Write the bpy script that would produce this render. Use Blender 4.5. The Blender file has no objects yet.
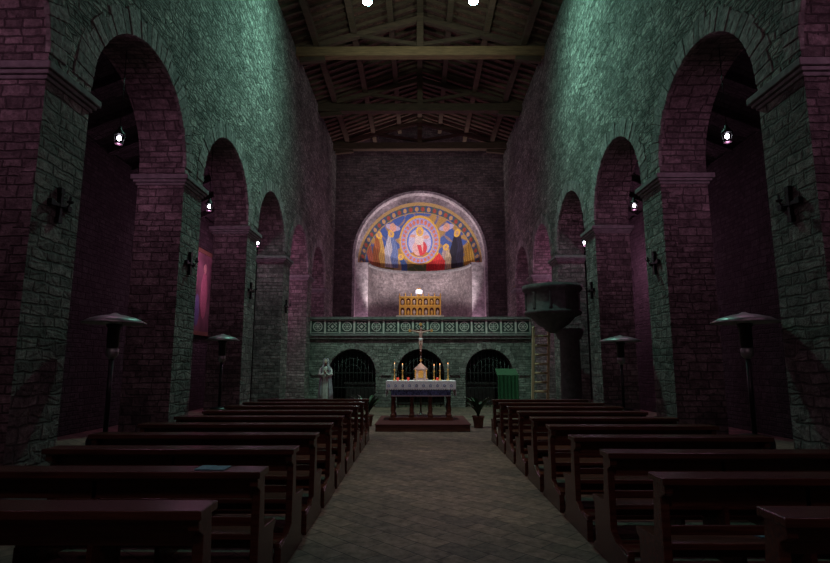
import bpy, bmesh, math, random
from mathutils import Vector, Matrix
random.seed(4)
S=bpy.context.scene
C=bpy.context.collection
pi=math.pi
XL,XR,TH=-4.3,4.4,0.85
TOP=12.6; RIDGE=14.3; CX=0.05; CHOIR=2.75; YB=27.0
# ---------------- materials ----------------
def newmat(name):
    m=bpy.data.materials.new(name); m.use_nodes=True
    nt=m.node_tree; b=nt.nodes['Principled BSDF']
    return m,nt,b
def N(nt,t,ins=None,**kw):
    n=nt.nodes.new(t)
    for k,v in kw.items(): setattr(n,k,v)
    if ins:
        for k,v in ins.items():
            if isinstance(v,bpy.types.NodeSocket): nt.links.new(v,n.inputs[k])
            else: n.inputs[k].default_value=v
    return n
def M(nt,op,a,b=0.0,c=None):
    d={0:a,1:b}
    if c is not None: d[2]=c
    return N(nt,'ShaderNodeMath',d,operation=op).outputs[0]
def mixc(nt,f,a,b,bt='MIX'):
    n=nt.nodes.new('ShaderNodeMix'); n.data_type='RGBA'; n.blend_type=bt
    for i,v in ((0,f),(6,a),(7,b)):
        if isinstance(v,bpy.types.NodeSocket): nt.links.new(v,n.inputs[i])
        else: n.inputs[i].default_value=v if i==0 else (v[0],v[1],v[2],1)
    return n.outputs[2]
def ramp(nt,f,stops):
    n=nt.nodes.new('ShaderNodeValToRGB'); nt.links.new(f,n.inputs[0])
    e=n.color_ramp.elements
    while len(e)<len(stops): e.new(.5)
    for el,(p,c) in zip(e,stops): el.position=p; el.color=(c[0],c[1],c[2],1) if not isinstance(c,(int,float)) else (c,c,c,1)
    return n.outputs[0]
def wallvec(nt,dist=.03,dscale=3.):
    g=nt.nodes.new('ShaderNodeNewGeometry')
    p=N(nt,'ShaderNodeSeparateXYZ',{0:g.outputs['Position']}).outputs
    n=N(nt,'ShaderNodeSeparateXYZ',{0:g.outputs['True Normal']}).outputs
    ax=M(nt,'GREATER_THAN',M(nt,'ABSOLUTE',n[0]),.6)
    az=M(nt,'GREATER_THAN',M(nt,'ABSOLUTE',n[2]),.75)
    u=M(nt,'ADD',p[0],M(nt,'MULTIPLY',ax,M(nt,'SUBTRACT',p[1],p[0])))
    v=M(nt,'ADD',p[2],M(nt,'MULTIPLY',az,M(nt,'SUBTRACT',p[1],p[2])))
    ns=N(nt,'ShaderNodeTexNoise',{'Vector':g.outputs['Position'],'Scale':dscale,'Detail':3.})
    nn=N(nt,'ShaderNodeSeparateColor',{0:ns.outputs['Color']}).outputs
    u=M(nt,'ADD',u,M(nt,'MULTIPLY',M(nt,'SUBTRACT',nn[0],.5),dist*2))
    v=M(nt,'ADD',v,M(nt,'MULTIPLY',M(nt,'SUBTRACT',nn[1],.5),dist*1.2))
    return u,v,g.outputs['Position']
def masonry(name,c1,c2,mort,bw,rh,ms=.016,bd=.04,dist=.04,ds=4.,rough=.93,smooth=.7,rub=None):
    """coursed rough stone: two brick layouts of different course height patched together; rub=(su,sv,k) blends in irregular rubble cells"""
    m,nt,b=newmat(name)
    u,v,pos=wallvec(nt,dist,ds)
    vec=N(nt,'ShaderNodeCombineXYZ',{0:u,1:v}).outputs[0]
    def bk(w,h,ofs,sq):
        return N(nt,'ShaderNodeTexBrick',{'Vector':vec,'Scale':1.,'Mortar Size':ms,'Mortar Smooth':smooth,'Brick Width':w,'Row Height':h,
        'Color1':(1,1,1,1),'Color2':(0,0,0,1),'Mortar':(.5,.5,.5,1)},offset=ofs,squash=sq,squash_frequency=3,offset_frequency=2)
    b1=bk(bw,rh,.43,.66); b2=bk(bw*.72,rh*2/3.,.37,1.5)
    sel=N(nt,'ShaderNodeTexVoronoi',{'Vector':N(nt,'ShaderNodeCombineXYZ',{0:M(nt,'MULTIPLY',u,.9),1:M(nt,'MULTIPLY',v,1.6)}).outputs[0],'Scale':1.},voronoi_dimensions='2D')
    s=M(nt,'GREATER_THAN',N(nt,'ShaderNodeSeparateColor',{0:sel.outputs['Color']}).outputs[0],.5)
    rnd=mixc(nt,s,b1.outputs['Color'],b2.outputs['Color'])
    mo=M(nt,'ADD',M(nt,'MULTIPLY',s,b2.outputs['Fac']),M(nt,'MULTIPLY',M(nt,'SUBTRACT',1.,s),b1.outputs['Fac']))
    fine=N(nt,'ShaderNodeTexNoise',{'Vector':pos,'Scale':24.,'Detail':7.,'Roughness':.7}).outputs['Fac']
    mid=N(nt,'ShaderNodeTexNoise',{'Vector':pos,'Scale':7.,'Detail':4.,'Roughness':.6}).outputs['Fac']
    big=N(nt,'ShaderNodeTexNoise',{'Vector':pos,'Scale':.9,'Detail':4.}).outputs['Fac']
    rs=N(nt,'ShaderNodeSeparateColor',{0:rnd}).outputs[0]
    hx=0.
    if rub:
        su,sv,k=rub
        vv=N(nt,'ShaderNodeCombineXYZ',{0:M(nt,'MULTIPLY',u,su),1:M(nt,'MULTIPLY',v,sv)}).outputs[0]
        vc=N(nt,'ShaderNodeTexVoronoi',{'Vector':vv,'Scale':1.,'Randomness':1.},voronoi_dimensions='2D')
        ve=N(nt,'ShaderNodeTexVoronoi',{'Vector':vv,'Scale':1.,'Randomness':1.},voronoi_dimensions='2D',feature='DISTANCE_TO_EDGE')
        vr=N(nt,'ShaderNodeSeparateColor',{0:vc.outputs['Color']}).outputs
        ed=ramp(nt,ve.outputs['Distance'],[(.0,1.),(.11,0.)])
        rs=M(nt,'ADD',M(nt,'MULTIPLY',vr[0],.7*k),M(nt,'MULTIPLY',rs,1-.7*k))
        mo=M(nt,'MAXIMUM',M(nt,'MULTIPLY',ed,k),M(nt,'MULTIPLY',mo,1-.55*k))
        hx=M(nt,'MULTIPLY',vr[2],1.1*k)
    col=mixc(nt,rs,c1,c2)
    col=mixc(nt,1.,col,ramp(nt,fine,[(.3,.5),(.72,1.35)]),'MULTIPLY')
    col=mixc(nt,1.,col,ramp(nt,mid,[(.3,.5),(.7,1.35)]),'MULTIPLY')
    col=mixc(nt,1.,col,ramp(nt,big,[(.3,.6),(.7,1.2)]),'MULTIPLY')
    col=mixc(nt,M(nt,'MULTIPLY',mo,.85),col,mort)
    nt.links.new(col,b.inputs['Base Color']); b.inputs['Roughness'].default_value=rough
    h=M(nt,'ADD',M(nt,'MULTIPLY',M(nt,'SUBTRACT',1.,mo),M(nt,'ADD',.6,M(nt,'ADD',hx,M(nt,'MULTIPLY',rs,.5)))),M(nt,'ADD',M(nt,'MULTIPLY',fine,.7),M(nt,'MULTIPLY',mid,1.2)))
    bp=N(nt,'ShaderNodeBump',{'Height':h,'Strength':1.,'Distance':bd})
    nt.links.new(bp.outputs[0],b.inputs['Normal'])
    return m
def simple(name,c,rough=.6,metal=0.,var=.35,sc=12.,bump=.0,emis=None,es=0.,island=False,spec=None):
    m,nt,b=newmat(name)
    pos=nt.nodes.new('ShaderNodeNewGeometry')
    f=N(nt,'ShaderNodeTexNoise',{'Vector':pos.outputs['Position'],'Scale':sc,'Detail':5.}).outputs['Fac']
    col=mixc(nt,1.,c,ramp(nt,f,[(.3,1-var),(.7,1+var*.4)]),'MULTIPLY')
    if island: col=mixc(nt,1.,col,ramp(nt,pos.outputs['Random Per Island'],[(0,.6),(1,1.25)]),'MULTIPLY')
    nt.links.new(col,b.inputs['Base Color'])
    b.inputs['Roughness'].default_value=rough; b.inputs['Metallic'].default_value=metal
    if spec is not None: b.inputs['Specular IOR Level'].default_value=spec
    if bump:
        bp=N(nt,'ShaderNodeBump',{'Height':f,'Strength':.9,'Distance':bump}); nt.links.new(bp.outputs[0],b.inputs['Normal'])
    if emis: b.inputs['Emission Color'].default_value=(*emis,1); b.inputs['Emission Strength'].default_value=es
    return m
def wood(name,c1,c2,rough=.45,axis=(1,14,14),coord='Position'):
    m,nt,b=newmat(name)
    g=nt.nodes.new('ShaderNodeNewGeometry')
    mp=N(nt,'ShaderNodeMapping',{'Vector':g.outputs['Position'],'Scale':axis})
    f=N(nt,'ShaderNodeTexNoise',{'Vector':mp.outputs[0],'Scale':2.2,'Detail':7.,'Roughness':.6}).outputs['Fac']
    col=ramp(nt,f,[(.3,c1),(.7,c2)])
    col=mixc(nt,1.,col,ramp(nt,g.outputs['Random Per Island'],[(0,.75),(1,1.2)]),'MULTIPLY')
    nt.links.new(col,b.inputs['Base Color'])
    b.inputs['Roughness'].default_value=rough
    bp=N(nt,'ShaderNodeBump',{'Height':f,'Strength':.35,'Distance':.006}); nt.links.new(bp.outputs[0],b.inputs['Normal'])
    return m
def attrmat(name,rough=.6,tess=60.):
    m,nt,b=newmat(name)
    a=N(nt,'ShaderNodeAttribute',attribute_name='Col')
    g=nt.nodes.new('ShaderNodeNewGeometry')
    v=N(nt,'ShaderNodeTexVoronoi',{'Vector':g.outputs['Position'],'Scale':tess})
    r=N(nt,'ShaderNodeSeparateColor',{0:v.outputs['Color']}).outputs[0]
    col=mixc(nt,1.,a.outputs['Color'],ramp(nt,r,[(0,.5),(1,1.3)]),'MULTIPLY')
    nt.links.new(col,b.inputs['Base Color']); b.inputs['Roughness'].default_value=rough
    return m
m_rub=masonry('stone_rubble',(.60,.565,.51),(.16,.155,.145),(.05,.048,.042),.30,.13,.02,.085,.08,5.,rub=(3.2,7.8,.8))
m_rub2=masonry('stone_rubble_shaded',(.06,.055,.055),(.03,.028,.028),(.015,.013,.013),.36,.16,.018,.04,.05)  # aisle gloom put into the stone colour, far darker than the nave rubble
m_ash=masonry('stone_ashlar',(.44,.41,.375),(.16,.15,.14),(.085,.08,.075),.36,.19,.018,.07,.065,4.,rub=(2.6,5.4,.3))
m_rev=masonry('brick_reveal',(.36,.29,.29),(.19,.155,.155),(.09,.075,.075),.32,.15,.013,.05,.045)
m_apsw=masonry('stone_back_wall',(.24,.18,.18),(.12,.095,.095),(.05,.04,.045),.36,.14,.01,.03,.03)
m_pl=masonry('apse_blocks',(.33,.285,.28),(.25,.22,.22),(.17,.15,.15),.6,.3,.006,.01,.01)
m_arch=masonry('apse_arch_plaster',(.62,.56,.57),(.52,.47,.48),(.42,.38,.39),.5,.3,.006,.006,.01)
m_fac=masonry('stone_facade',(.34,.33,.30),(.17,.17,.155),(.06,.06,.055),.36,.13,.012,.03,.03)
m_vou=simple('voussoir_stone',(.27,.255,.24),.9,sc=14,var=.6,bump=.04,island=True)
m_imp=simple('impost_stone',(.2,.19,.19),.85,sc=9,bump=.02)
m_beam=wood('beam_wood',(.15,.09,.045),(.34,.21,.10),.8,(1,10,10))
m_rafter=wood('rafter_wood',(.055,.035,.023),(.12,.075,.045),.85,(1,8,8))
m_pew=wood('pew_wood',(.045,.016,.010),(.15,.055,.033),.27,(1,16,16))
m_lad=wood('ladder_wood',(.5,.4,.24),(.7,.56,.36),.7,(8,8,1))
m_iron=simple('black_iron',(.015,.015,.016),.5,.6,sc=20)
m_gate=simple('gate_iron',(.05,.05,.05),.5,.5,sc=20)
m_black=simple('black_enamel',(.012,.012,.014),.35,.2)
m_steel=simple('brushed_steel',(.40,.41,.41),.45,.85)
m_marble=simple('white_marble',(.62,.6,.55),.5,sc=6)
m_serp=simple('green_serpentine',(.035,.055,.05),.5,sc=6)
m_pulp=simple('pulpit_stone',(.08,.08,.08),.85,sc=10,bump=.02)
m_cloth=simple('white_linen',(.88,.88,.88),.85,sc=45,var=.3)
m_blue=simple('blue_brocade',(.20,.32,.62),.8,sc=28,var=.9)
m_gold=simple('gilding',(.95,.56,.14),.45,.25,sc=30,var=.35)
m_red=simple('red_carpet',(.08,.016,.014),.95,sc=40)
m_wax=simple('candle_wax',(.8,.74,.6),.5,var=.05)
m_flame=simple('candle_flame',(1,.5,.15),.5,emis=(1,.42,.16),es=4)
m_redglass=simple('votive_red_glass',(.35,.03,.02),.2,emis=(1,.08,.05),es=.35)
m_lamp=simple('lamp_glow',(1,1,1),.5,emis=(.92,.85,1),es=25)
m_milk=simple('milk_glass',(.9,.9,.95),.4,emis=(.9,.85,1),es=1.2)
m_teal=simple('spot_glow',(.6,1,1),.5,emis=(.45,.95,1),es=60)
m_skin=simple('painted_flesh',(.62,.42,.34),.6,var=.1)
m_robe=simple('painted_robe',(.62,.52,.52),.6,var=.3,sc=9)
m_mantle=simple('painted_mantle',(.36,.32,.38),.6,var=.3,sc=9)
m_leaf=simple('plant_leaf',(.02,.07,.025),.5)
m_terra=simple('terracotta',(.2,.09,.06),.8)
m_green=simple('green_drape',(.02,.09,.035),.9,sc=14)
m_paper=simple('printed_leaflet',(.12,.34,.42),.6,sc=60,var=.5)
m_glass=simple('window_glow',(.5,.4,.5),.4,emis=(.8,.35,.65),es=.35)
# floor
m_floor,nt,b=newmat('floor_slabs')
g=nt.nodes.new('ShaderNodeNewGeometry')
ns=N(nt,'ShaderNodeTexNoise',{'Vector':g.outputs['Position'],'Scale':2.,'Detail':2.})
va=N(nt,'ShaderNodeVectorMath',{0:g.outputs['Position'],1:N(nt,'ShaderNodeVectorMath',{0:ns.outputs['Color'],1:(.03,.03,.03)},operation='MULTIPLY').outputs[0]},operation='ADD')
mp=N(nt,'ShaderNodeMapping',{'Vector':va.outputs[0],'Rotation':(0,0,pi/4)})
br=N(nt,'ShaderNodeTexBrick',{'Vector':mp.outputs[0],'Scale':1.,'Brick Width':.44,'Row Height':.22,'Mortar Size':.006,'Mortar Smooth':.4,'Color1':(.26,.18,.13,1),'Color2':(.14,.10,.075,1),'Mortar':(.04,.03,.024,1)})
f1=N(nt,'ShaderNodeTexNoise',{'Vector':g.outputs['Position'],'Scale':9.,'Detail':8.,'Roughness':.7}).outputs['Fac']
f2=N(nt,'ShaderNodeTexNoise',{'Vector':g.outputs['Position'],'Scale':.9,'Detail':4.}).outputs['Fac']
col=mixc(nt,1.,br.outputs['Color'],ramp(nt,f1,[(.3,.4),(.7,1.35)]),'MULTIPLY')
col=mixc(nt,1.,col,ramp(nt,f2,[(.3,.6),(.7,1.15)]),'MULTIPLY')
nt.links.new(col,b.inputs['Base Color'])
nt.links.new(ramp(nt,f1,[(.3,.8),(.7,.55)]),b.inputs['Roughness'])
bp=N(nt,'ShaderNodeBump',{'Height':M(nt,'SUBTRACT',M(nt,'MULTIPLY',f1,.6),br.outputs['Fac']),'Strength':.8,'Distance':.015}); nt.links.new(bp.outputs[0],b.inputs['Normal'])
m_roof=masonry('roof_tiles',(.17,.07,.05),(.09,.04,.032),(.03,.02,.015),.3,.15,.01,.01,.01)
# ---------------- mesh builder ----------------
class MB:
    def __init__(s): s.v=[];s.f=[];s.m=[];s.sm=[];s.cols=None
    def add(s,vs,fs,mat=0,smooth=False):
        o=len(s.v); s.v+= [tuple(p) for p in vs]
        for f in fs: s.f.append([i+o for i in f]); s.m.append(mat); s.sm.append(smooth)
    def box(s,x0,x1,y0,y1,z0,z1,mat=0):
        s.add([(x0,y0,z0),(x1,y0,z0),(x1,y1,z0),(x0,y1,z0),(x0,y0,z1),(x1,y0,z1),(x1,y1,z1),(x0,y1,z1)],
              [(0,3,2,1),(4,5,6,7),(0,1,5,4),(1,2,6,5),(2,3,7,6),(3,0,4,7)],mat)
    def quad(s,a,b,c,d,mat=0): s.add([a,b,c,d],[(0,1,2,3)],mat)
    def prism(s,pts,axis,a,b,mat=0):
        n=len(pts)
        def P(p,t):
            return {'x':(t,p[0],p[1]),'y':(p[0],t,p[1]),'z':(p[0],p[1],t)}[axis]
        vs=[P(p,a) for p in pts]+[P(p,b) for p in pts]
        fs=[tuple(range(n))[::-1],tuple(range(n,2*n))]+[(i,(i+1)%n,n+(i+1)%n,n+i) for i in range(n)]
        s.add(vs,fs,mat)
    def lathe(s,prof,c=(0,0,0),n=20,mat=0,smooth=True,fx=None):
        vs=[];fs=[]
        for r,z in prof:
            for i in range(n):
                a=2*pi*i/n; rr=r*(fx(a,z) if fx else 1)
                vs.append((c[0]+rr*math.cos(a),c[1]+rr*math.sin(a),c[2]+z))
        for j in range(len(prof)-1):
            for i in range(n):
                k=(i+1)%n; fs.append((j*n+i,j*n+k,(j+1)*n+k,(j+1)*n+i))
        fs.append(tuple(range(n))[::-1]); L=(len(prof)-1)*n; fs.append(tuple(range(L,L+n)))
        s.add(vs,fs,mat,smooth)
    def tube(s,pts,rs,n=10,mat=0,smooth=True):
        pts=[Vector(p) for p in pts]
        if isinstance(rs,(int,float)): rs=[rs]*len(pts)
        vs=[];fs=[]; up=None
        for i,p in enumerate(pts):
            d=(pts[min(i+1,len(pts)-1)]-pts[max(i-1,0)]).normalized()
            if up is None:
                up=Vector((0,0,1)) if abs(d.z)<.9 else Vector((1,0,0))
            a=(up-d*up.dot(d)).normalized(); up=a; b2=d.cross(a)
            for k in range(n):
                t=2*pi*k/n; vs.append(p+(a*math.cos(t)+b2*math.sin(t))*rs[i])
        for j in range(len(pts)-1):
            for i in range(n):
                k=(i+1)%n; fs.append((j*n+i,j*n+k,(j+1)*n+k,(j+1)*n+i))
        fs.append(tuple(range(n))[::-1]); L=(len(pts)-1)*n; fs.append(tuple(range(L,L+n)))
        s.add(vs,fs,mat,smooth)
    def beam(s,p0,p1,w,h,mat=0):
        p0=Vector(p0);p1=Vector(p1); d=(p1-p0).normalized()
        side=Vector((0,1,0)) if abs(d.y)<.9 else Vector((1,0,0))
        up=d.cross(side).normalized(); side=up.cross(d)
        a=side*w/2; u=up*h/2
        vs=[p0-a-u,p0+a-u,p0+a+u,p0-a+u,p1-a-u,p1+a-u,p1+a+u,p1-a+u]
        s.add(vs,[(0,3,2,1),(4,5,6,7),(0,1,5,4),(1,2,6,5),(2,3,7,6),(3,0,4,7)],mat)
    def ell(s,c,r,n=16,mat=0):
        vs=[];fs=[];m=n//2
        for j in range(m+1):
            t=-pi/2+pi*j/m
            for i in range(n):
                a=2*pi*i/n
                vs.append((c[0]+r[0]*math.cos(t)*math.cos(a),c[1]+r[1]*math.cos(t)*math.sin(a),c[2]+r[2]*math.sin(t)))
        for j in range(m):
            for i in range(n):
                k=(i+1)%n; fs.append((j*n+i,j*n+k,(j+1)*n+k,(j+1)*n+i))
        s.add(vs,fs,mat,True)
    def ringy(s,cx,cz,r0,r1,y0,y1,n=24,mat=0,a0=0,a1=2*pi):
        vs=[]
        full=abs(a1-a0-2*pi)<1e-6; cnt=n if full else n+1
        for i in range(cnt):
            a=a0+(a1-a0)*i/n; c,q=math.cos(a),math.sin(a)
            vs+=[(cx+r0*c,y0,cz+r0*q),(cx+r1*c,y0,cz+r1*q),(cx+r1*c,y1,cz+r1*q),(cx+r0*c,y1,cz+r0*q)]
        fs=[]
        for i in range(n):
            k=(i+1)%cnt
            for e in range(4): fs.append((i*4+e,i*4+(e+1)%4,k*4+(e+1)%4,k*4+e))
        if not full: fs+=[(0,1,2,3),tuple(range((cnt-1)*4,cnt*4))]
        s.add(vs,fs,mat)
    def build(s,name,mats,bevel=0,parent=None,loc=None,recalc=True,merge=False):
        me=bpy.data.meshes.new(name); me.from_pydata(s.v,[],s.f)
        for m in mats: me.materials.append(m)
        me.polygons.foreach_set('material_index',s.m); me.polygons.foreach_set('use_smooth',s.sm)
        if recalc:
            bm=bmesh.new(); bm.from_mesh(me)
            if merge: bmesh.ops.remove_doubles(bm,verts=bm.verts,dist=1e-4)
            bmesh.ops.recalc_face_normals(bm,faces=bm.faces); bm.to_mesh(me); bm.free()
        me.update()
        ob=bpy.data.objects.new(name,me); C.objects.link(ob)
        if loc: ob.location=loc
        if parent: ob.parent=parent
        if bevel:
            bv=ob.modifiers.new('bevel','BEVEL'); bv.width=bevel; bv.segments=2; bv.limit_method='ANGLE'
        return ob
def empty(name,loc=(0,0,0)):
    e=bpy.data.objects.new(name,None); e.location=loc; e.empty_display_size=.2; C.objects.link(e); return e
def arch_wall(mb,mp,s0,s1,z0,ztop,arches,t0,t1,mlow,mhigh,mrev,split=5.0,n=28):
    def P(s,t,z): return mp(s,t,z)
    def panel(a,b,za,zb,mat):
        for t in (t0,t1): mb.quad(P(a,t,za),P(b,t,za),P(b,t,zb),P(a,t,zb),mat)
    cur=s0
    for (c,r,sp,zb) in arches:
        a,b=c-r,c+r
        if a>cur:
            if split>z0: panel(cur,a,z0,split,mlow)
            panel(cur,a,max(split,z0),ztop,mhigh)
        if zb>z0: panel(a,b,z0,zb,mlow); mb.quad(P(a,t0,zb),P(b,t0,zb),P(b,t1,zb),P(a,t1,zb),mrev)
        for q in (a,b): mb.quad(P(q,t0,zb),P(q,t1,zb),P(q,t1,sp),P(q,t0,sp),mrev)
        prev=(a,sp)
        for i in range(1,n+1):
            th=pi-pi*i/n; cu=(c+r*math.cos(th),sp+r*math.sin(th))
            for t in (t0,t1): mb.quad(P(prev[0],t,prev[1]),P(cu[0],t,cu[1]),P(cu[0],t,ztop),P(prev[0],t,ztop),mhigh)
            mb.quad(P(prev[0],t0,prev[1]),P(cu[0],t0,cu[1]),P(cu[0],t1,cu[1]),P(prev[0],t1,prev[1]),mrev)
            prev=cu
        cur=b
    if cur<s1:
        if split>z0: panel(cur,s1,z0,split,mlow)
        panel(cur,s1,max(split,z0),ztop,mhigh)
    mb.quad(P(s0,t0,ztop),P(s1,t0,ztop),P(s1,t1,ztop),P(s0,t1,ztop),mhigh)
    for q in (s0,s1): mb.quad(P(q,t0,z0),P(q,t1,z0),P(q,t1,ztop),P(q,t0,ztop),mhigh)
def voussoirs(mb,mp,c,r,sp,face,out,depth=.05,w=.34,n=31,mat=0):
    for i in range(n):
        a0=pi*i/n+.004; a1=pi*(i+1)/n-.004; wo=w*random.uniform(.75,1.15); pr=out*random.uniform(.4,1.2)
        vs=[]
        for t in (face-depth*(1 if out>0 else -1),face+pr):
            for (rr,a) in ((r-.004,a0),(r+wo,a0),(r+wo,a1),(r-.004,a1)):
                vs.append(mp(c+rr*math.cos(a),t,sp+rr*math.sin(a)))
        mb.add(vs,[(0,1,2,3),(4,7,6,5),(0,4,5,1),(1,5,6,2),(2,6,7,3),(3,7,4,0)],mat)
mapN=lambda s,t,z:(t,s,z)
mapF=lambda s,t,z:(s,t,z)
R=1.45; SP=5.2
centers=[8.075+3.72*k for k in range(-2,4)]
choirc=8.075+3.72*4
for side,xi,xo in (('left',XL,XL-TH),('right',XR,XR+TH)):
    mb=MB()
    ar=[(c,R,SP,0.) for c in centers]+[(choirc,R,SP,CHOIR)]
    arch_wall(mb,mapN,-3.,YB,0,TOP,ar,xi,xo,1,0,2)
    w=mb.build('wall_'+side,[m_rub,m_ash,m_rev],merge=True)
    sg=1 if side=='left' else -1
    mv=MB()
    for (c,_,_,_) in ar:
        voussoirs(mv,mapN,c,R,SP,xi,sg*.018)
    o=mv.build('arch_voussoirs',[m_vou],bevel=.008,parent=w)
    mi=MB()
    piers=[(-3,centers[0]-R)]+[(centers[i]+R,centers[i+1]-R) for i in range(5)]+[(centers[5]+R,choirc-R),(choirc+R,25.2)]
    for a,b2 in piers:
        lo,hi=min(xi,xo),max(xi,xo)
        for k,(e,z0,z1) in enumerate(((.03,4.86,4.91),(.065,4.91,4.96),(.10,4.96,5.05))):
            mi.box(lo-e,hi+e,a-e if a>-3 else a,b2+e,z0,z1)
    mi.build('impost_mouldings',[m_imp],bevel=.012,parent=w)
    mp_=MB()
    for a,b2 in piers[1:6]:
        lo,hi=min(xi,xo),max(xi,xo)
        mp_.box(lo-.07,hi+.07,a-.07,b2+.07,0,.3); 
    mp_.build('pier_plinths',[m_imp],bevel=.02,parent=w)
    for a,b2 in piers[1:6]:
        y=(a+b2)/2; mc=MB(); x=xi+sg*.001
        def bx(y0,y1,z0,z1,d=.05): mc.box(min(x,x+sg*d),max(x,x+sg*d),y0,y1,z0,z1)
        zc=3.48
        bx(y-.02,y+.02,zc-.18,zc+.18); bx(y-.15,y+.15,zc-.02,zc+.02,.045)
        for dy,dz in ((0,.18),(0,-.18),(.15,0),(-.15,0)):
            bx(y+dy-.035,y+dy+.035,zc+dz-.035,zc+dz+.035,.055)
        mc.tube([(x,y,zc-.02),(x+sg*.12,y,zc-.03),(x+sg*.15,y,zc+.03)],.01)
        mc.lathe([(.01,0),(.035,.01),(.04,.03),(.015,.035),(.014,.09)],(x+sg*.15,y,zc+.02),12)
        mc.build('iron_wall_cross',[m_iron],bevel=.006)
# ---- aisles
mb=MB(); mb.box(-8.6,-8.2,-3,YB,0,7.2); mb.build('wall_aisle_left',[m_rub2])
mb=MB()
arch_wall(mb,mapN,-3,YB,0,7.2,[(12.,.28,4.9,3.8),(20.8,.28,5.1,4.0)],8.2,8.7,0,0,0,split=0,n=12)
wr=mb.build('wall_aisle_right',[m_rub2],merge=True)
for i,(c,sp,zb) in enumerate(((12.,4.9,3.8),(20.8,5.1,4.0))):
    mb=MB(); pts=[(c-.28,zb),(c+.28,zb)]+[(c+.28*math.cos(t*pi/8),sp+.28*math.sin(t*pi/8)) for t in range(9)]
    mb.prism(pts,'x',8.5,8.53,0)
    for z in (zb+.35,zb+.7,zb+1.05): mb.box(8.47,8.5,c-.28,c+.28,z-.01,z+.01,1)
    mb.box(8.47,8.5,c-.01,c+.01,zb,sp+.28,1)
    mb.build('window_%d'%(i+1),[m_glass,m_iron])
for side,xa,xb in (('left',-8.7,XL-TH),('right',8.8,XR+TH)):
    mb=MB()
    mb.add([(xa,-3,7.1),(xb,-3,8.6),(xb,YB,8.6),(xa,YB,7.1),(xa,-3,7.25),(xb,-3,8.75),(xb,YB,8.75),(xa,YB,7.25)],[(0,1,2,3),(4,5,6,7),(0,1,5,4),(1,2,6,5),(2,3,7,6),(3,0,4,7)])
    y=-2.5
    while y<YB-.3:
        mb.beam((xa,y,7.0),(xb,y,8.5),.14,.18,1); y+=1.24
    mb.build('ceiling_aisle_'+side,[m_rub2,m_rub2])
mb=MB(); mb.box(-8.6,8.7,YB,YB+.4,0,CHOIR-.15)
mb.box(-8.6,XL,YB,YB+.4,CHOIR-.15,8.8); mb.box(XR,8.7,YB,YB+.4,CHOIR-.15,8.8)
mb.build('wall_aisle_end',[m_rub2])
mb=MB(); mb.box(-8.6,8.7,-3.4,-3,0,15); mb.build('wall_entrance',[m_rub2])
mb=MB(); mb.box(-8.7,8.8,-3.4,YB+.4,-.25,0); mb.build('floor',[m_floor])
# ---- back wall with apse
mb=MB(); AR=3.3; ASP=7.1
arch_wall(mb,mapF,XL-TH,XR+TH,CHOIR,TOP,[(CX,AR,ASP,CHOIR)],YB,YB+.7,0,0,1,split=CHOIR,n=48)
mb.prism([(XL-TH,TOP),(XR+TH,TOP),(CX,RIDGE+.3)],'y',YB,YB+.7,0)
bw=mb.build('wall_back',[m_apsw,m_arch],merge=True)
mb=MB(); mb.ringy(CX,ASP,AR-.01,AR+.12,YB-.03,YB+.05,56,0,0,pi)
for s in (-1,1): mb.box(min(CX+s*(AR-.01),CX+s*(AR+.12)),max(CX+s*(AR-.01),CX+s*(AR+.12)),YB-.03,YB+.05,CHOIR,ASP)
mb.build('apse_arch_moulding',[m_arch],parent=bw)
mb=MB(); r1=2.66; r2=3.2; Y0=YB+.5; DZ=6.86
n=48
for i in range(n):
    a,b2=pi*i/n,pi*(i+1)/n
    P=lambda r,a,zc:(CX+r*math.cos(a),Y0,zc+r*math.sin(a))
    mb.quad(P(r2,a,DZ),P(3.45,a,ASP),P(3.45,b2,ASP),P(r2,b2,DZ),2)
for sgn in (-1,1):
    mb.quad((CX+sgn*r1,Y0,CHOIR),(CX+sgn*3.45,Y0,CHOIR),(CX+sgn*3.45,Y0,DZ),(CX+sgn*r1,Y0,DZ),2)
    mb.quad((CX+sgn*r2,Y0,DZ),(CX+sgn*3.45,Y0,DZ),(CX+sgn*3.45,Y0,ASP),(CX+sgn*r2,Y0,DZ),2)
for i in range(n):
    a,b2=pi*i/n,pi*(i+1)/n
    P=lambda r,a,z:(CX+r*math.cos(a),Y0+r*math.sin(a),z)
    mb.add([P(r1,a,CHOIR),P(r1,b2,CHOIR),P(r1,b2,DZ-.1),P(r1,a,DZ-.1)],[(0,1,2,3)],0,False)
    for (ra,za,rb,zb) in ((r1,DZ-.16,r1-.07,DZ-.1),(r1-.07,DZ-.1,r1-.07,DZ-.02),(r1-.07,DZ-.02,r2+.02,DZ)):
        mb.quad(P(ra,a,za),P(ra,b2,za),P(rb,b2,zb),P(rb,a,zb),1)
mb.build('apse_wall',[m_pl,m_imp,m_arch],parent=bw)
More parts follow.
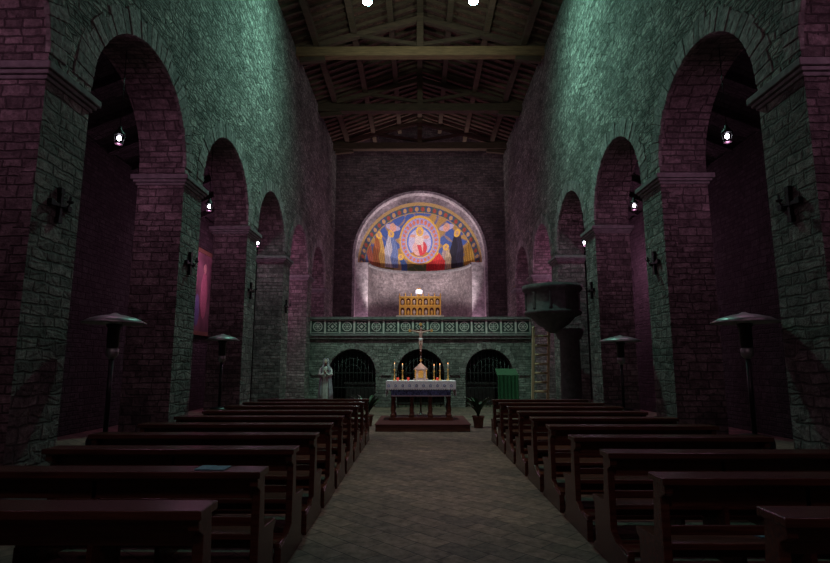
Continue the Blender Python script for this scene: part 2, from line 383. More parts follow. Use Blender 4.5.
# painted half-dome
def ellin(x,z,cx,cz,rx,rz): return ((x-cx)/rx)**2+((z-cz)/rz)**2<1
figs=[]
for x,zb,h,w,rc,cc in [(-.50,.07,.58,.11,(.55,.55,.62),(.16,.24,.50)),(-.70,.05,.54,.10,(.38,.12,.04),(.62,.38,.10)),(-.88,.03,.40,.08,(.06,.12,.32),(.50,.14,.08)),
      (-.34,.02,.28,.11,(.50,.36,.18),(.05,.14,.40)),(.28,.02,.36,.16,(.62,.01,.01),(.80,.03,.03)),(.46,.05,.40,.09,(.45,.33,.30),(.6,.46,.28)),(.64,.05,.58,.11,(.012,.012,.03),(.03,.03,.07)),(.86,.04,.44,.09,(.5,.28,.04),(.65,.40,.06))]:
    figs.append((x,zb,h,w,rc,cc))
def paint(az,el):
    x=math.sin(az)*math.cos(el); z=math.sin(el); rr=math.hypot(x,z)
    ang=math.atan2(z,x)
    if rr>.925:
        if rr>.988 or rr<.934: return (.40,.27,.10)
        k=ang/pi*30; f=k%1
        if ((f-.5)/.3)**2+((rr-.961)/.02)**2<1: return (.5,.30,.12) if int(k)%2 else (.35,.06,.04)
        return (.03,.07,.20) if int(k)%2 else (.06,.10,.08)
    t=max(0,min(1,(z-.16)/.6))
    w=.5+.5*math.sin(x*17+math.sin(z*13)*2)*math.sin(z*19+math.sin(x*11)*2)
    if z>.16:
        col=(.05,.11,.36) if t>.3 else (.10,.18,.30)
        if w<.38: col=(.42,.25,.07)
        elif w<.5: col=(.28,.20,.18)
    else: col=(.06,.12,.03) if w>.5 else (.20,.17,.05)
    d=math.hypot(x/.95,(z-.52))
    if d<.38:
        if d>.35: return (.72,.42,.06)
        if d>.26:
            th=math.atan2(z-.52,x)
            if ((th*14/pi)%1-.5)**2*8+((d-.305)/.03)**2<1: return (.68,.20,.12)
            return (.38,.36,.64)
        if d>.245: return (.85,.55,.12)
        col=(.12,.22,.64) if d>.21 else (.60,.56,.74)
        if ellin(x,z,0,.685,.034,.04): return (.6,.34,.22)
        if ellin(x,z,0,.69,.068,.072): return (.9,.55,.08)
        if ellin(x,z,-.01,.57,.08,.09): return (.82,.70,.62)
        if ellin(x,z,.11,.605,.055,.028) or ellin(x,z,-.12,.62,.055,.022): return (.75,.38,.28)
        if ellin(x,z,.0,.43,.13,.13): return (.70,.04,.06) if abs(x+.3*(z-.43))<.035 or (x>.06) else (.82,.52,.46)
        if ellin(x,z,.0,.33,.17,.045): return (.5,.22,.05)
        return col
    for ax,az_ in ((-.46,.71),(.46,.71)):
        if ellin(x,z,ax,az_+.035,.024,.028): return (.6,.36,.25)
        if ellin(x,z,ax,az_,.055,.055): return (.75,.38,.28)
        if ellin(x,z,ax,az_,.12,.04): return (.5,.44,.6)
    for (fx,zb,h,w,rc,cc) in figs:
        hz=zb+h
        if ellin(x,z,fx,hz-.03,.024,.032): return (.55,.34,.22)
        if ellin(x,z,fx,hz-.03,.052,.054): return (.85,.52,.06)
        if zb<z<hz-.05:
            t=(hz-.05-z)/(h-.05); ww=w*(.45+.65*min(1,t*2.2)-.1*t)
            if abs(x-fx)<ww:
                fold=int((x-fx+z*.15)*70)%2
                base=cc if (x-fx)>ww*.15*math.sin(z*20) else rc
                k=.65 if fold else 1.1
                return tuple(q*k for q in base)
    if z<.03: return (.45,.32,.1)
    return col
me=bpy.data.meshes.new('apse_fresco_dome'); NA,NE=420,170
vs=[];cs=[];fs=[]
for j in range(NE+1):
    el=pi/2*j/NE
    for i in range(NA+1):
        az=-pi/2+pi*i/NA
        vs.append((CX+r2*math.sin(az)*math.cos(el),Y0+r2*math.cos(az)*math.cos(el),DZ+r2*math.sin(el)))
        cs.append((*paint(az,el),1))
for j in range(NE):
    for i in range(NA):
        a=j*(NA+1)+i; fs.append((a,a+1,a+NA+2,a+NA+1))
me.from_pydata(vs,[],fs); at=me.color_attributes.new('Col','FLOAT_COLOR','POINT')
at.data.foreach_set('color',[q for c in cs for q in c])
me.materials.append(attrmat('dome_fresco')); me.polygons.foreach_set('use_smooth',[True]*len(fs))
ob=bpy.data.objects.new('apse_fresco_dome',me); C.objects.link(ob); ob.parent=bw
# ---- roof
mb=MB()
for s,xe in ((-1,XL-TH),(1,XR+TH)):
    ze=TOP-.15
    mb.add([(xe,-3.4,ze),(CX,-3.4,RIDGE),(CX,YB+.7,RIDGE),(xe,YB+.7,ze),(xe,-3.4,ze+.15),(CX,-3.4,RIDGE+.15),(CX,YB+.7,RIDGE+.15),(xe,YB+.7,ze+.15)],
      [(0,1,2,3),(4,5,6,7),(0,1,5,4),(1,2,6,5),(2,3,7,6),(3,0,4,7)],0)
    y=-3.
    while y<YB-.2:
        mb.beam((xe,y,ze-.05),(CX,y,RIDGE-.05),.09,.10,1); y+=.42
    for t in (.3,.55,.8):
        x=xe+(CX-xe)*t; z=ze+(RIDGE-ze)*t-.20
        mb.beam((x,-3,z),(x,YB,z),.2,.2,1)
mb.beam((CX,-3,RIDGE-.22),(CX,YB,RIDGE-.22),.22,.22,1)
mb.build('ceiling',[m_roof,m_rafter])
for k in range(-4,3):
    y=17.7+4.2*k
    if y<-2.5: continue
    if k==2: y=26.0
    mb=MB(); z=TOP-.1
    mb.box(XL-.2,XR+.2,y-.15,y+.15,z-.17,z+.17)
    mb.box(CX-.12,CX+.12,y-.12,y+.12,z+.1,RIDGE-.3,1)
    for s,xe in ((-1,XL+.1),(1,XR-.1)):
        mb.beam((xe,y,z+.12),(CX,y,RIDGE-.5),.2,.2,1)
        mb.beam((CX,y,z+.3),((xe+CX)/2,y,(z+RIDGE)/2-.25),.13,.14,1)
        mb.beam((xe-s*.0,y,z-.3),(xe-s*.9,y,z-.2),.18,.2,1)
    mb.build('roof_truss',[m_beam if k<1 else m_rafter,m_rafter],bevel=.015)
# ---- choir platform, crypt facade
mb=MB(); mb.box(XL,XR,21.9,YB,CHOIR-.18,CHOIR); mb.box(CX-3.3,CX+3.3,YB,YB+4,CHOIR-.18,CHOIR); mb.build('choir_floor',[m_floor])
mb=MB(); FY=21.5
acs=[(-2.62,.93,1.32,0.),(.06,.93,1.32,0.),(2.74,.93,1.32,0.)]
arch_wall(mb,mapF,XL,XR,0,CHOIR,acs,FY,FY+.4,0,0,0,split=0,n=24)
fw=mb.build('wall_crypt_facade',[m_fac],merge=True)
mb=MB()
for c,r,sp,_ in acs: voussoirs(mb,mapF,c,r,sp,FY,-.02,w=.24,n=17)
for c in (-4.,-1.28,1.4,4.1): mb.box(c-.2,c+.2,FY-.06,FY+.02,1.22,1.34)
mb.box(XL+.01,XR-.01,FY-.1,FY,CHOIR-.12,CHOIR)
mb.build('crypt_arch_stones',[m_vou],bevel=.008,parent=fw)
mb=MB()
for s in (-1.3,1.4):
    for y in (22.9,24.6):
        mb.lathe([(.2,0),(.2,.12),(.13,.2),(.12,1.5),(.14,1.55),(.24,1.85),(.24,2.0),(.24,2.57)],(s,y,0),16)
mb.build('crypt_columns',[m_imp])
mb=MB()
for cx in (-2.62,2.74):
    mb.box(cx-.7,cx+.7,25.2,25.8,0,.75); mb.box(cx-.8,cx+.8,25.1,25.9,.75,.85)
mb.build('crypt_side_altars',[m_imp],bevel=.01)
for c,r,sp,_ in acs:
    mb=MB(); y=FY+.2
    k=-r+.06
    while k<r-.03:
        h=sp+math.sqrt(max(0,(r-.02)**2-k*k)); mb.tube([(c+k,y,0),(c+k,y,h)],.012,6); k+=.15
    for z in (.15,.75,1.32): mb.box(c-r+.01,c+r-.01,y-.012,y+.012,z-.018,z+.018)
    mb.ringy(c,sp,r-.05,r-.005,y-.02,y+.02,24,0,0,pi)
    for q in (.3,.55): mb.ringy(c,sp,q,q+.025,y-.012,y+.012,20,0,0,pi)
    mb.build('wrought_iron_gate',[m_gate])
# balustrade
mb=MB(); y0=FY-.06; bl,brr=XL+.01,XR-.01
z00=CHOIR+.002
mb.box(bl,brr,y0-.1,FY+.38,z00,CHOIR+.1,2)
mb.box(bl,brr,y0+.03,y0+.2,CHOIR+.1,3.4,1)
mb.box(bl,brr,y0-.08,y0+.26,3.4,3.5,2)
npn=15; pw=(brr-bl)/npn
for i in range(npn+1):
    x=bl+pw*i; mb.box(max(bl,x-.035),min(brr,x+.035),y0-.01,y0+.2,CHOIR+.1,3.4,0)
for i in range(npn):
    x=bl+pw*(i+.5); zc=3.125
    mb.box(x-pw/2+.05,x+pw/2-.05,y0+.015,y0+.04,CHOIR+.13,CHOIR+.155,0); mb.box(x-pw/2+.05,x+pw/2-.05,y0+.015,y0+.04,3.35,3.375,0)
    if i%2==0:
        mb.ringy(x,zc,.15,.19,y0+.01,y0+.04,24,0); mb.ringy(x,zc,.0001,.05,y0+.01,y0+.04,12,0)
        for k in range(8):
            a=k*pi/4; mb.ringy(x+.095*math.cos(a),zc+.095*math.sin(a),.0001,.026,y0+.012,y0+.04,8,0)
    else:
        for (r0,r1_) in ((.15,.19),(.0001,.07)):
            mb.ringy(x,zc,r0,r1_,y0+.01,y0+.04,4,0)
        for a in (pi/4,3*pi/4,5*pi/4,7*pi/4): mb.ringy(x+.19*math.cos(a),zc+.19*math.sin(a),.02,.045,y0+.012,y0+.04,10,0)
mb.build('choir_balustrade',[m_marble,m_serp,m_imp])
# upper altar + gold dossal
mb=MB(); y=24.8
mb.box(CX-1.0,CX+1.0,y,y+.9,CHOIR,3.75,0); mb.box(CX-1.1,CX+1.1,y-.08,y+.95,3.75,3.87,0)
mb.box(CX-1.3,CX+1.3,y-.6,y,CHOIR,CHOIR+.15,0)
mb.build('high_altar',[m_marble],bevel=.015)
mb=MB(); y=25.1; x0,x1=CX-.95,CX+.95
mb.box(x0,x1,y,y+.08,3.87,4.78,0)
for i in range(8):
    w=(x1-x0)/7
    x=x0+w*i; mb.box(x-.02,x+.02,y-.05,y+.1,3.87,4.86,0); mb.lathe([(.025,0),(.03,.03),(.001,.12)],(x,y,4.84),8,0)
for zb,h in ((3.93,.3),(4.4,.26)):
    for i in range(7):
        w=(x1-x0)/7; c=x0+w*(i+.5); r=w/2-.045
        mb.box(c-r,c+r,y-.015,y,zb,zb+h-.06,1); mb.ringy(c,zb+h-.06,.0001,r,y-.015,y,10,1,0,pi)
        mb.ringy(c,zb+h-.06,r,r+.03,y-.04,y,12,0,0,pi)
        mb.ell((c,y-.03,zb+h-.1),(.03,.02,.035),8,3); mb.ell((c,y-.025,zb+.1),(.065,.02,.12),8,0 if i%2 else 2)
mb.box(x0,x1,y-.04,y+.02,4.3,4.36,0); mb.box(x0-.03,x1+.03,y-.06,y+.1,4.72,4.78,0)
mb.build('gilded_altarpiece',[m_gold,m_red,m_robe,m_skin])
mb=MB(); lx,ly=CX-.05,25.48
mb.lathe([(.14,0),(.14,.04),(.05,.1),(.03,.2),(.03,.95),(.1,1.04),(.12,1.06)],(lx,ly,3.871),14,0)
mb.lathe([(.12,1.06),(.16,1.12),(.16,1.24),(.12,1.28)],(lx,ly,3.871),14,1)
mb.lathe([(.13,1.28),(.1,1.32),(.02,1.36)],(lx,ly,3.871),14,0)
mb.build('sanctuary_lamp',[m_gold,m_milk])
# ---- pews
def pew(x0,x1,y):
    w=x1-x0; h=w/2; mb=MB()
    prof=[(-.37,0),(.45,0),(.45,.05),(.38,.09),(.37,.40),(.42,.43),(.42,.47),(.11,.49),(.075,.855),(-.10,.855),(-.10,.80),(-.03,.76),(-.03,.28),(-.14,.22),(-.37,.19)]
    for a in (-h+.02,h-.075): mb.prism(prof,'x',a,a+.055,0)
    if w>1.5: 
        mb.prism([(-.2,0),(.38,0),(.38,.40),(.05,.42),(.05,.82),(0,.82),(0,.25),(-.2,.18)],'x',-.02,.02,0)
    mb.box(-h,h,-.13,.10,.855,.9)
    mb.box(-h+.05,h-.05,.0,.028,.70,.855)
    mb.box(-h+.05,h-.05,.012,.04,.52,.58)
    mb.box(-h+.03,h-.03,.03,.43,.425,.465)
    mb.box(-h+.05,h-.05,.34,.365,.30,.425)
    mb.box(-h+.03,h-.03,-.37,-.17,.19,.225)
    mb.box(-h+.05,h-.05,.05,.08,.10,.18)
    return mb.build('church_pew',[m_pew],bevel=.006,loc=((x0+x1)/2,y,0))
for k in range(10): 
    y=2.9+.985*k
    pew(-3.2 if k==2 else -3.4,-1.06,y)
for k,y in enumerate([2.8]+[3.7+.99*j for j in range(9)]):
    pew(1.70 if k==0 else 1.53,3.7 if k<1 else 3.5,y)
def leaflet(x,y,z,r):
    mb=MB(); mb.box(-.1,.1,-.075,.075,0.001,.005); mb.box(-.1,.0,-.075,.075,.005,.008)
    o=mb.build('song_leaflet',[m_paper],loc=(x,y,z)); o.rotation_euler=(0,0,r)
leaflet(-1.42,3.885,.9,.0); leaflet(2.35,3.95,.465,.3); leaflet(2.75,3.98,.465,-.2); leaflet(2.2,4.93,.465,.1)
leaflet(-2.2,4.1,.465,.1); leaflet(2.6,5.9,.465,.1)
# ---- heaters
def heater(x,y,h=2.2,r=.36):
    mb=MB()
    mb.lathe([(.25,0),(.26,.04),(.2,.07),(.2,.72),(.17,.78),(.04,.8)],(x,y,0),24,0)
    mb.tube([(x,y,.78),(x,y,h-.5)],.028,12,0)
    mb.lathe([(.03,h-.52),(.07,h-.48),(.075,h-.40),(.055,h-.38)],(x,y,0),16,1)
    mb.lathe([(.055,h-.40),(.07,h-.36),(.07,h-.14),(.09,h-.12),(.09,h-.09),(.02,h-.08)],(x,y,0),20,0)
    for i in range(3):
        a=i*2*pi/3+.4; mb.tube([(x+.08*math.cos(a),y+.08*math.sin(a),h-.13),(x+.09*math.cos(a),y+.09*math.sin(a),h-.03)],.006,6,1)
    mb.lathe([(.0005,h-.035),(r*.5,h-.05),(r,h-.085),(r+.01,h-.075),(r*.75,h-.02),(r*.4,h+.015),(.06,h+.03),(.02,h+.05)],(x,y,0),36,1)
    mb.build('patio_heater',[m_black,m_steel])
heater(-3.8,6.75,2.2,.36); heater(-3.95,10.95,2.18,.32); heater(4.0,6.7,2.2,.37); heater(3.95,10.75,2.14,.40)
def light(kind,name,loc,power,color,parent=None,size=.1,rot=None,spot=None,blend=.6):
    l=bpy.data.lights.new(name,kind); l.energy=power; l.color=color
    if kind in('POINT','SPOT'): l.shadow_soft_size=size
    if kind=='SPOT': l.spot_size=math.radians(spot); l.spot_blend=blend
    o=bpy.data.objects.new(name,l); C.objects.link(o); o.location=loc
    if rot is not None:
        o.rotation_euler=(Vector(rot)-Vector(loc)).to_track_quat('-Z','Y').to_euler()
    if parent: o.parent=parent
    return o
MAG=(.95,.40,.70)
for side,x in ((-1,XL-.42),(1,XR+.42)):
    for c in centers+[choirc]:
        if c<-1: continue
        mb=MB(); z=5.12
        mb.tube([(x,c,SP+R-.0),(x,c,z+.2)],.007,6,0)
        mb.lathe([(.01,.22),(.025,.2),(.03,.16),(.085,.09),(.09,.075),(.02,.075)],(x,c,z),14,0)
        for q in range(4):
            a=q*pi/2+pi/4; mb.tube([(x+.08*math.cos(a),c+.08*math.sin(a),z+.08),(x+.055*math.cos(a),c+.055*math.sin(a),z-.07)],.006,5,0)
        mb.lathe([(.058,-.08),(.062,-.07),(.058,-.06)],(x,c,z),12,0)
        mb.ell((x,c,z+.02),(.032,.032,.042),12,1)
        p=empty('pendant_lamp'); o=mb.build('lamp_body',[m_iron,m_lamp],parent=p)
        light('POINT','bulb',(x,c,z-.14),14 if c<22 else 6,MAG,p,.05)
# ---- teal spots
TEAL=(.42,1.,.78)
for x,xt in ((-1.4,XL),(1.5,XR)):
    mb=MB(); y=13.5; z=11.45
    mb.tube([(x,y,TOP-.25),(x,y,z+.15)],.02,8,0)
    mb.lathe([(.03,.2),(.13,.16),(.16,.0),(.15,-.02)],(x,y,z),20,0)
    mb.ell((x,y,z-.02),(.13,.13,.07),16,1)
    p=empty('nave_floodlight'); mb.build('floodlight_body',[m_black,m_teal],parent=p)
    light('SPOT','bulb',(x,y,z-.12),880,TEAL,p,.1,rot=(xt,12.7,9.6),spot=160,blend=1)
    light('SPOT','bulb_down',(x,y,z-.12),70,TEAL,p,.1,rot=(x,y,0),spot=150,blend=.8)
    light('SPOT','roof_fill',(x,y+.3,z-.1),120,(.8,1.,.85),p,.1,rot=(CX,18.3,13.2),spot=120,blend=1)  # extra upward spot added to brighten the roof timbers
light('SPOT','altar_spotlight',(CX,11.5,11.8),1500,(.98,.95,1.),size=.3,rot=(CX,14.8,.6),spot=30,blend=.9)
light('SPOT','aisle_spotlight',(CX+.2,9.3,11.8),800,(1,.78,.66),size=.3,rot=(.2,9.2,0),spot=46,blend=1)
light('SPOT','ladder_fill',(CX,10.8,11.8),700,(.85,1,.8),size=.1,rot=(3.7,16.7,1.0),spot=11,blend=.6)  # added fill without a fixture, aimed to bring out the ladder
light('POINT','entrance_light',(0,-1.8,6.5),105,(.95,.6,.7),size=.5)
for sx in (-1,1):
    light('SPOT','apse_floodlight',(CX+sx*2.2,26.3,3.2),820,(1,.86,.88),size=.15,rot=(CX-sx*.3,29.6,10.),spot=80,blend=.6)
    light('POINT','apse_lamp',(CX+sx*2.4,27.15,3.6),30 if sx>0 else 22,(1,.58,.82),size=.1)
    light('POINT','aisle_lamp',(sx*6.8,19.5,5.),110,(1,.38,.7),size=.1)
light('POINT','choir_fill',(CX,23.6,7.5),110,(.9,.42,.75),size=.4)  # added purple fill for the back wall, no lamp hangs here
light('SPOT','altarpiece_fill',(CX,23.4,6.2),120,(1,.85,.6),size=.1,rot=(CX,25.1,4.3),spot=60)  # added fill to brighten the gilding, no picture lamp modelled
light('SPOT','crypt_facade_fill',(CX,15.6,11.9),1900,(.5,1.,.74),size=.3,rot=(CX,19.6,1.2),spot=60,blend=.7)  # added green fill for facade, statue, lectern and ladder; no fixture
light('POINT','crypt_fill',(-2.6,24.0,2.1),5,(.7,1,.85),size=.1)  # added dim fill so the crypt and gates show, no lamp here
light('POINT','crypt_fill',(2.7,24.0,2.1),4,(.7,1,.85),size=.1)  # same added crypt fill on the right side
# ---- altar
mb=MB(); mb.box(CX-1.12,CX+1.2,13.66,16.0,0,.16,0); mb.box(CX-1.14,CX+1.22,13.64,16.0,.16,.18,1)
mb.build('altar_platform',[m_pew,m_red],bevel=.008)
mb=MB(); ax0,ax1=CX-.88,CX+.88; ay=14.5
mb.box(ax0+.05,ax1-.05,ay+.05,ay+.85,.18,.26,0)
mb.box(ax0,ax1,ay,ay+.9,1.1,1.18,0)
mb.box(ax0+.06,ax1-.06,ay+.06,ay+.84,.98,1.1,0)
for i in range(4):
    x=ax0+.14+(ax1-ax0-.28)*i/3
    for yy in (ay+.12,ay+.78):
        mb.lathe([(.07,0),(.07,.06),(.045,.1),(.06,.2),(.04,.35),(.055,.55),(.04,.62),(.07,.68),(.07,.72)],(x,yy,.26),12,0)
for i in range(3):
    x0=ax0+.14+(ax1-ax0-.28)*i/3; x1=ax0+.14+(ax1-ax0-.28)*(i+1)/3
    mb.ringy((x0+x1)/2,.72,(x1-x0)/2-.04,(x1-x0)/2+.02,ay+.08,ay+.16,14,0,0,pi)
mb.box(ax0+.1,ax1-.1,ay+.02,ay+.04,.80,1.1,2)
mb.box(ax0+.1,ax1-.1,ay+.015,ay+.02,.80,.83,1)
mb.box(ax0-.03,ax1+.03,ay-.03,ay+.93,1.18,1.2,1)
n=40
for i in range(n):
    xa=ax0-.03+(ax1-ax0+.06)*i/n; xb=ax0-.03+(ax1-ax0+.06)*(i+1)/n; xm=(xa+xb)/2
    mb.prism([(xa,1.2),(xa,1.0),(xm,.96),(xb,1.0),(xb,1.2)],'y',ay-.04-.008*(i%2),ay-.03,1)
    if i%4==1:
        mb.ringy(xm,1.08,.02,.035,ay-.052,ay-.04,10,2)
for xx in (ax0-.04,ax1+.03): mb.box(xx,xx+.01,ay-.03,ay+.93,.8,1.2,1)
mb.build('altar_table',[m_pew,m_cloth,m_blue],bevel=.004)
mb=MB(); x=CX+.0; y=ay+.55
mb.box(x-.2,x+.2,y-.12,y+.12,1.2,1.25,0)
mb.box(x-.16,x+.16,y-.1,y+.1,1.25,1.5,0)
mb.prism([(x-.2,1.5),(x+.2,1.5),(x,1.68)],'y',y-.13,y+.13,0)
mb.box(x-.07,x+.07,y-.115,y-.1,1.27,1.4,1); mb.ringy(x,1.4,.0001,.07,y-.115,y-.1,12,1,0,pi)
for s in (-.15,.15): mb.lathe([(.02,0),(.015,.03),(.015,.2),(.022,.24)],(x+s,y-.12,1.25),8,1)
mb.tube([(x,y,1.66),(x,y,1.78)],.008,6,1); mb.tube([(x-.035,y,1.74),(x+.035,y,1.74)],.008,6,1)
mb.build('altar_tabernacle',[m_robe,m_gold])
def candle(x,y,z,h=.25,c=.14):
    mb=MB(); mb.lathe([(.05,0),(.045,.02),(.012,.04),(.02,h*.4),(.011,h*.5),(.011,h*.85),(.03,h*.95),(.03,h)],(x,y,z),12,0)
    mb.lathe([(.011,h),(.011,h+c)],(x,y,z),10,1); mb.ell((x,y,z+h+c+.018),(.007,.007,.02),8,2)
    mb.build('altar_candlestick',[m_gold,m_wax,m_flame])
for x,h in ((-.72,.3),(-.5,.28),(.36,.26),(.52,.28),(.74,.3)): candle(CX+x,ay+.5,1.2,h)
for x,y in ((-.62,.25),(.44,.25),(-.34,.3)):
    mb=MB(); mb.lathe([(.025,0),(.033,.025),(.033,.085),(.028,.085)],(CX+x,ay+y,1.2),12,0); mb.build('votive_candle',[m_redglass])
light('POINT','candle_glow',(CX,ay+.2,1.7),2,(1,.6,.35),size=.2)
# ---- crucifix
cr=empty('standing_crucifix'); y=15.72; zc=2.6
mb=MB(); mb.lathe([(.2,0),(.2,.04),(.05,.08),(.035,.15)],(CX,y,.18),16,0); mb.tube([(CX,y,.3),(CX,y,1.95)],.025,10,0)
mb.box(CX-.028,CX+.028,y-.015,y+.015,1.92,2.78,0); mb.box(CX-.31,CX+.31,y-.016,y+.016,zc-.028,zc+.028,0)
for px,pz in ((-.31,zc),(.31,zc),(0,2.78)): mb.ringy(CX+px,pz,.0001,.045,y-.02,y+.02,8,1)
mb.build('cross',[m_pew,m_gold],parent=cr)
mb=MB(); yb=y-.045
mb.tube([(CX,yb,2.33),(CX,yb-.01,2.42),(CX,yb,2.52),(CX,yb,2.57),(CX+.005,yb-.01,2.6)],[.045,.04,.055,.045,.02],12)
for s in (-1,1):
    mb.tube([(CX+s*.03,yb,2.545),(CX+s*.15,yb+.01,2.57),(CX+s*.28,yb+.015,2.61)],[.026,.019,.012],8)
    mb.tube([(CX+s*.28,yb+.015,2.61),(CX+s*.315,yb+.01,2.62)],[.014,.006],6)
    mb.tube([(CX+s*.025,yb,2.36),(CX+s*.03,yb-.04,2.2),(CX+s*.01,yb,2.04),(CX+s*.008,yb-.03,2.0)],[.034,.024,.016,.01],8)
mb.ell((CX+.012,yb-.02,2.645),(.03,.034,.042),12)
o=mb.build('corpus',[m_skin],parent=cr); rm=o.modifiers.new('r','REMESH'); rm.mode='VOXEL'; rm.voxel_size=.007; rm.use_smooth_shade=True
mb=MB(); mb.tube([(CX,yb,2.3),(CX,yb-.005,2.38)],[.06,.052],12); mb.build('loincloth',[m_cloth],parent=cr)
# ---- madonna statue
ms=empty('madonna_statue'); sx,sy,sz=-3.05,18.0,.43
mb=MB(); mb.box(sx-.3,sx+.3,sy-.3,sy+.3,0,.08); mb.box(sx-.24,sx+.24,sy-.24,sy+.24,.08,.37); mb.box(sx-.29,sx+.29,sy-.29,sy+.29,.37,sz); mb.build('pedestal',[m_imp],bevel=.01,parent=ms)
fold=lambda a,z:1+.05*math.sin(a*9+z*3)*max(0,1-z/1.0)
mb=MB(); mb.lathe([(.2,0),(.21,.03),(.185,.3),(.16,.6),(.135,.82),(.15,.95),(.155,1.05),(.12,1.12),(.05,1.15),(.045,1.19)],(sx,sy,sz),36,0,fx=lambda a,z:fold(a,z)*(1-.22*abs(math.sin(a))))
for s in (-1,1):
    mb.tube([(sx+s*.14,sy,sz+1.07),(sx+s*.19,sy-.04,sz+.88),(sx+s*.09,sy-.14,sz+.86),(sx+s*.03,sy-.17,sz+.93)],[.055,.055,.05,.03],12,0)
mb.build('robe',[m_robe],parent=ms)
mb=MB(); f=lambda a,z:(1+.06*math.sin(a*7+z*4))*(1-.2*abs(math.sin(a)))
prof=[(.245,.06),(.235,.3),(.205,.6),(.19,.85),(.195,1.0),(.17,1.1),(.11,1.17),(.10,1.25),(.105,1.32),(.085,1.38),(.03,1.415)]
vs=[];fs=[];nn=30
for r,z in prof:
    for i in range(nn+1):
        op=1.0 if z<1.1 else .75
        a=-pi/2+op*.75+(2*pi-1.5*op)*i/nn
        rr=r*f(a,z) if z<1.1 else r
        vs.append((sx+rr*math.cos(a),sy+rr*math.sin(a)+(.01 if z>1.1 else 0),sz+z))
for j in range(len(prof)-1):
    for i in range(nn): q=j*(nn+1)+i; fs.append((q,q+1,q+nn+2,q+nn+1))
mb.add(vs,fs,0,True); o=mb.build('mantle',[m_mantle],parent=ms); so=o.modifiers.new('s','SOLIDIFY'); so.thickness=.015
mb=MB(); hz=sz+1.28; mb.ell((sx,sy-.015,hz),(.065,.075,.095),20); mb.tube([(sx,sy,sz+1.12),(sx,sy,hz-.04)],.035,12)
mb.tube([(sx,sy-.085,hz+.02),(sx,sy-.103,hz-.015)],[.008,.014],8); mb.ell((sx,sy-.083,hz-.045),(.02,.01,.007),8)
for s in (-1,1):
    mb.ell((sx+s*.025,sy-.082,hz+.012),(.011,.006,.006),8)
    mb.tube([(sx+s*.03,sy-.165,sz+.92),(sx+s*.012,sy-.19,sz+.97),(sx+s*.008,sy-.195,sz+1.0)],[.02,.02,.012],8)
    for k in range(4): mb.tube([(sx+s*.009,sy-.175-.011*k,sz+.98),(sx+s*.006,sy-.178-.011*k,sz+1.05-.006*abs(k-1))],[.007,.004],6)
    mb.tube([(sx+s*.015,sy-.17,sz+.95),(sx+s*.012,sy-.155,sz+1.0)],[.008,.005],6)
mb.build('head_and_hands',[m_skin],parent=ms)
# ---- pulpit
mb=MB(); px,py=3.80,15.4
mb.lathe([(.06,2.5),(.2,2.56),(.28,2.66),(.42,2.74),(.62,2.95),(.74,3.0),(.8,3.04),(.8,3.1),(.74,3.14),(.74,3.62),(.8,3.68),(.84,3.72),(.84,3.84),(.7,3.84),(.7,3.2),(.1,3.18)],(px,py,0),32,0)
for i in range(10):
    a=2*pi*i/10; mb.lathe([(.04,3.14),(.035,3.2),(.035,3.56),(.045,3.62)],(px+.75*math.cos(a),py+.75*math.sin(a),0),8,0)
mb.lathe([(.42,0),(.42,.12),(.33,.2),(.29,.28),(.27,2.3),(.33,2.36),(.38,2.5),(.4,2.62)],(4.24,py,0),24,0)
mb.build('stone_pulpit',[m_pulp])
mb=MB(); lc=3.68
for s in (-.23,.23): mb.beam((lc+s,17.0,0),(lc+s,16.4,2.75),.08,.07)
for i in range(1,10):
    t=i/10; mb.tube([(lc-.23,17.0-.6*t,2.75*t),(lc+.23,17.0-.6*t,2.75*t)],.035,8)
mb.build('wooden_ladder',[m_lad])
# ---- lectern draped
mb=MB(); x,y=2.86,18.
mb.box(x-.34,x+.34,y-.25,y+.25,0,.1,1); mb.box(x-.24,x+.24,y-.18,y+.2,.1,1.25,1)
mb.add([(x-.34,y-.28,1.3),(x+.34,y-.28,1.3),(x+.34,y+.25,1.5),(x-.34,y+.25,1.5),(x-.34,y-.28,1.24),(x+.34,y-.28,1.24),(x+.34,y+.25,1.44),(x-.34,y+.25,1.44)],[(0,1,2,3),(4,5,6,7),(0,1,5,4),(1,2,6,5),(2,3,7,6),(3,0,4,7)],0)
n=18
pts=[(x-.33+.66*i/n,y-.29-.015*math.sin(i*1.9)) for i in range(n+1)]+[(x+.33,y-.25),(x-.33,y-.25)]
mb.prism(pts,'z',.35,1.29,0)
mb.build('draped_lectern',[m_green,m_pew])
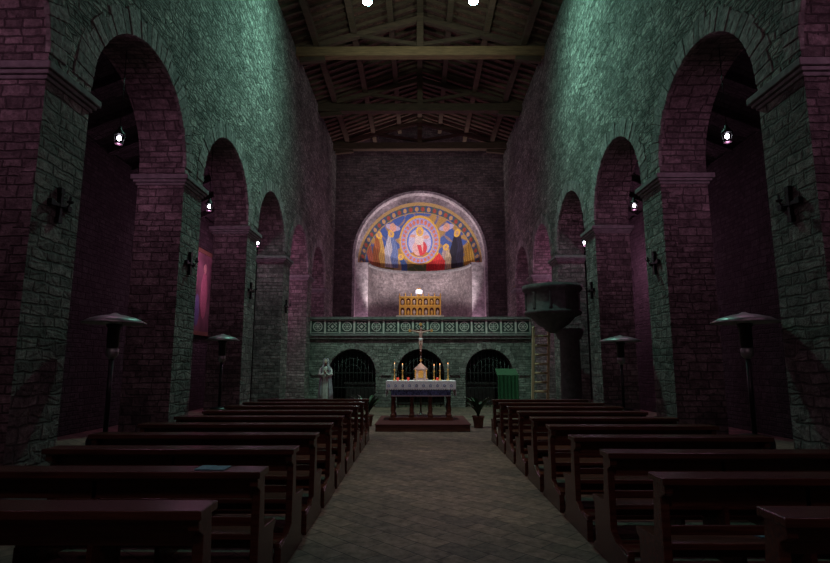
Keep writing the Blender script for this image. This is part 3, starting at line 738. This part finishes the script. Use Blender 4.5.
# ---- plants
def plant(x,y,h=.5,seed=1):
    random.seed(seed); mb=MB()
    mb.lathe([(.11,0),(.15,.26),(.165,.26),(.165,.3),(.14,.3),(.13,.27)],(x,y,0),18,0)
    for i in range(46):
        a=random.uniform(0,2*pi); L=random.uniform(.5,1)*h; sp=random.uniform(.25,.75); wd=random.uniform(.025,.05)
        vs=[];fs=[]
        for k in range(6):
            t=k/5; rad=sp*L*t**1.3; z=.26+L*(t*1.2-.55*t*t); w=wd*math.sin(pi*min(1,t*.9+.08))
            cx,cy=x+rad*math.cos(a),y+rad*math.sin(a)
            vs+= [(cx-w*math.sin(a),cy+w*math.cos(a),z),(cx+w*math.sin(a),cy-w*math.cos(a),z)]
        for k in range(5): fs.append((2*k,2*k+1,2*k+3,2*k+2))
        mb.add(vs,fs,1,True)
    mb.build('potted_plant',[m_terra,m_leaf],recalc=False)
plant(-1.38,14.9,.9,2); plant(1.55,14.6,.85,3); plant(-3.0,14.2,.5,4)
# ---- framed painting in left aisle
m_can=simple('canvas_ground',(.10,.05,.06),.7,sc=2,var=.8); m_dk=simple('old_frame',(.12,.07,.04),.6)
mb=MB(); q=.002; mb.box(-8.2+q,-8.1,19.0,21.4,2.7,5.9,0)
mb.box(-8.1,-8.06,19.0,19.15,2.7,5.9,0);mb.box(-8.1,-8.06,21.25,21.4,2.7,5.9,0);mb.box(-8.1,-8.06,19.0,21.4,2.7,2.85,0);mb.box(-8.1,-8.06,19.0,21.4,5.75,5.9,0)
mb.box(-8.1,-8.09,19.15,21.25,2.85,5.75,1)
mb.ell((-8.09,20.2,4.2),(.01,.35,.9),12,2); mb.ell((-8.09,20.2,5.2),(.012,.15,.2),12,3); mb.ell((-8.09,19.6,3.6),(.01,.25,.6),12,4)
mb.build('framed_painting',[m_dk,m_can,simple('painted_cloak',(.2,.08,.1),.7),simple('painted_face',(.25,.16,.13),.7),simple('painted_blue',(.06,.07,.14),.7)])
# ---- world, camera
w=bpy.data.worlds.new('w'); S.world=w; w.use_nodes=True
w.node_tree.nodes['Background'].inputs[0].default_value=(.25,.2,.4,1); w.node_tree.nodes['Background'].inputs[1].default_value=.02
cam=bpy.data.cameras.new('camera'); co=bpy.data.objects.new('camera',cam); C.objects.link(co); S.camera=co
cam.sensor_width=36; cam.lens=543/830*36; cam.clip_start=.05
co.location=(0,0,1.6); co.rotation_euler=(math.radians(90+8.8),0,math.radians(.42))
S.view_settings.view_transform='Standard'; S.view_settings.look='None'
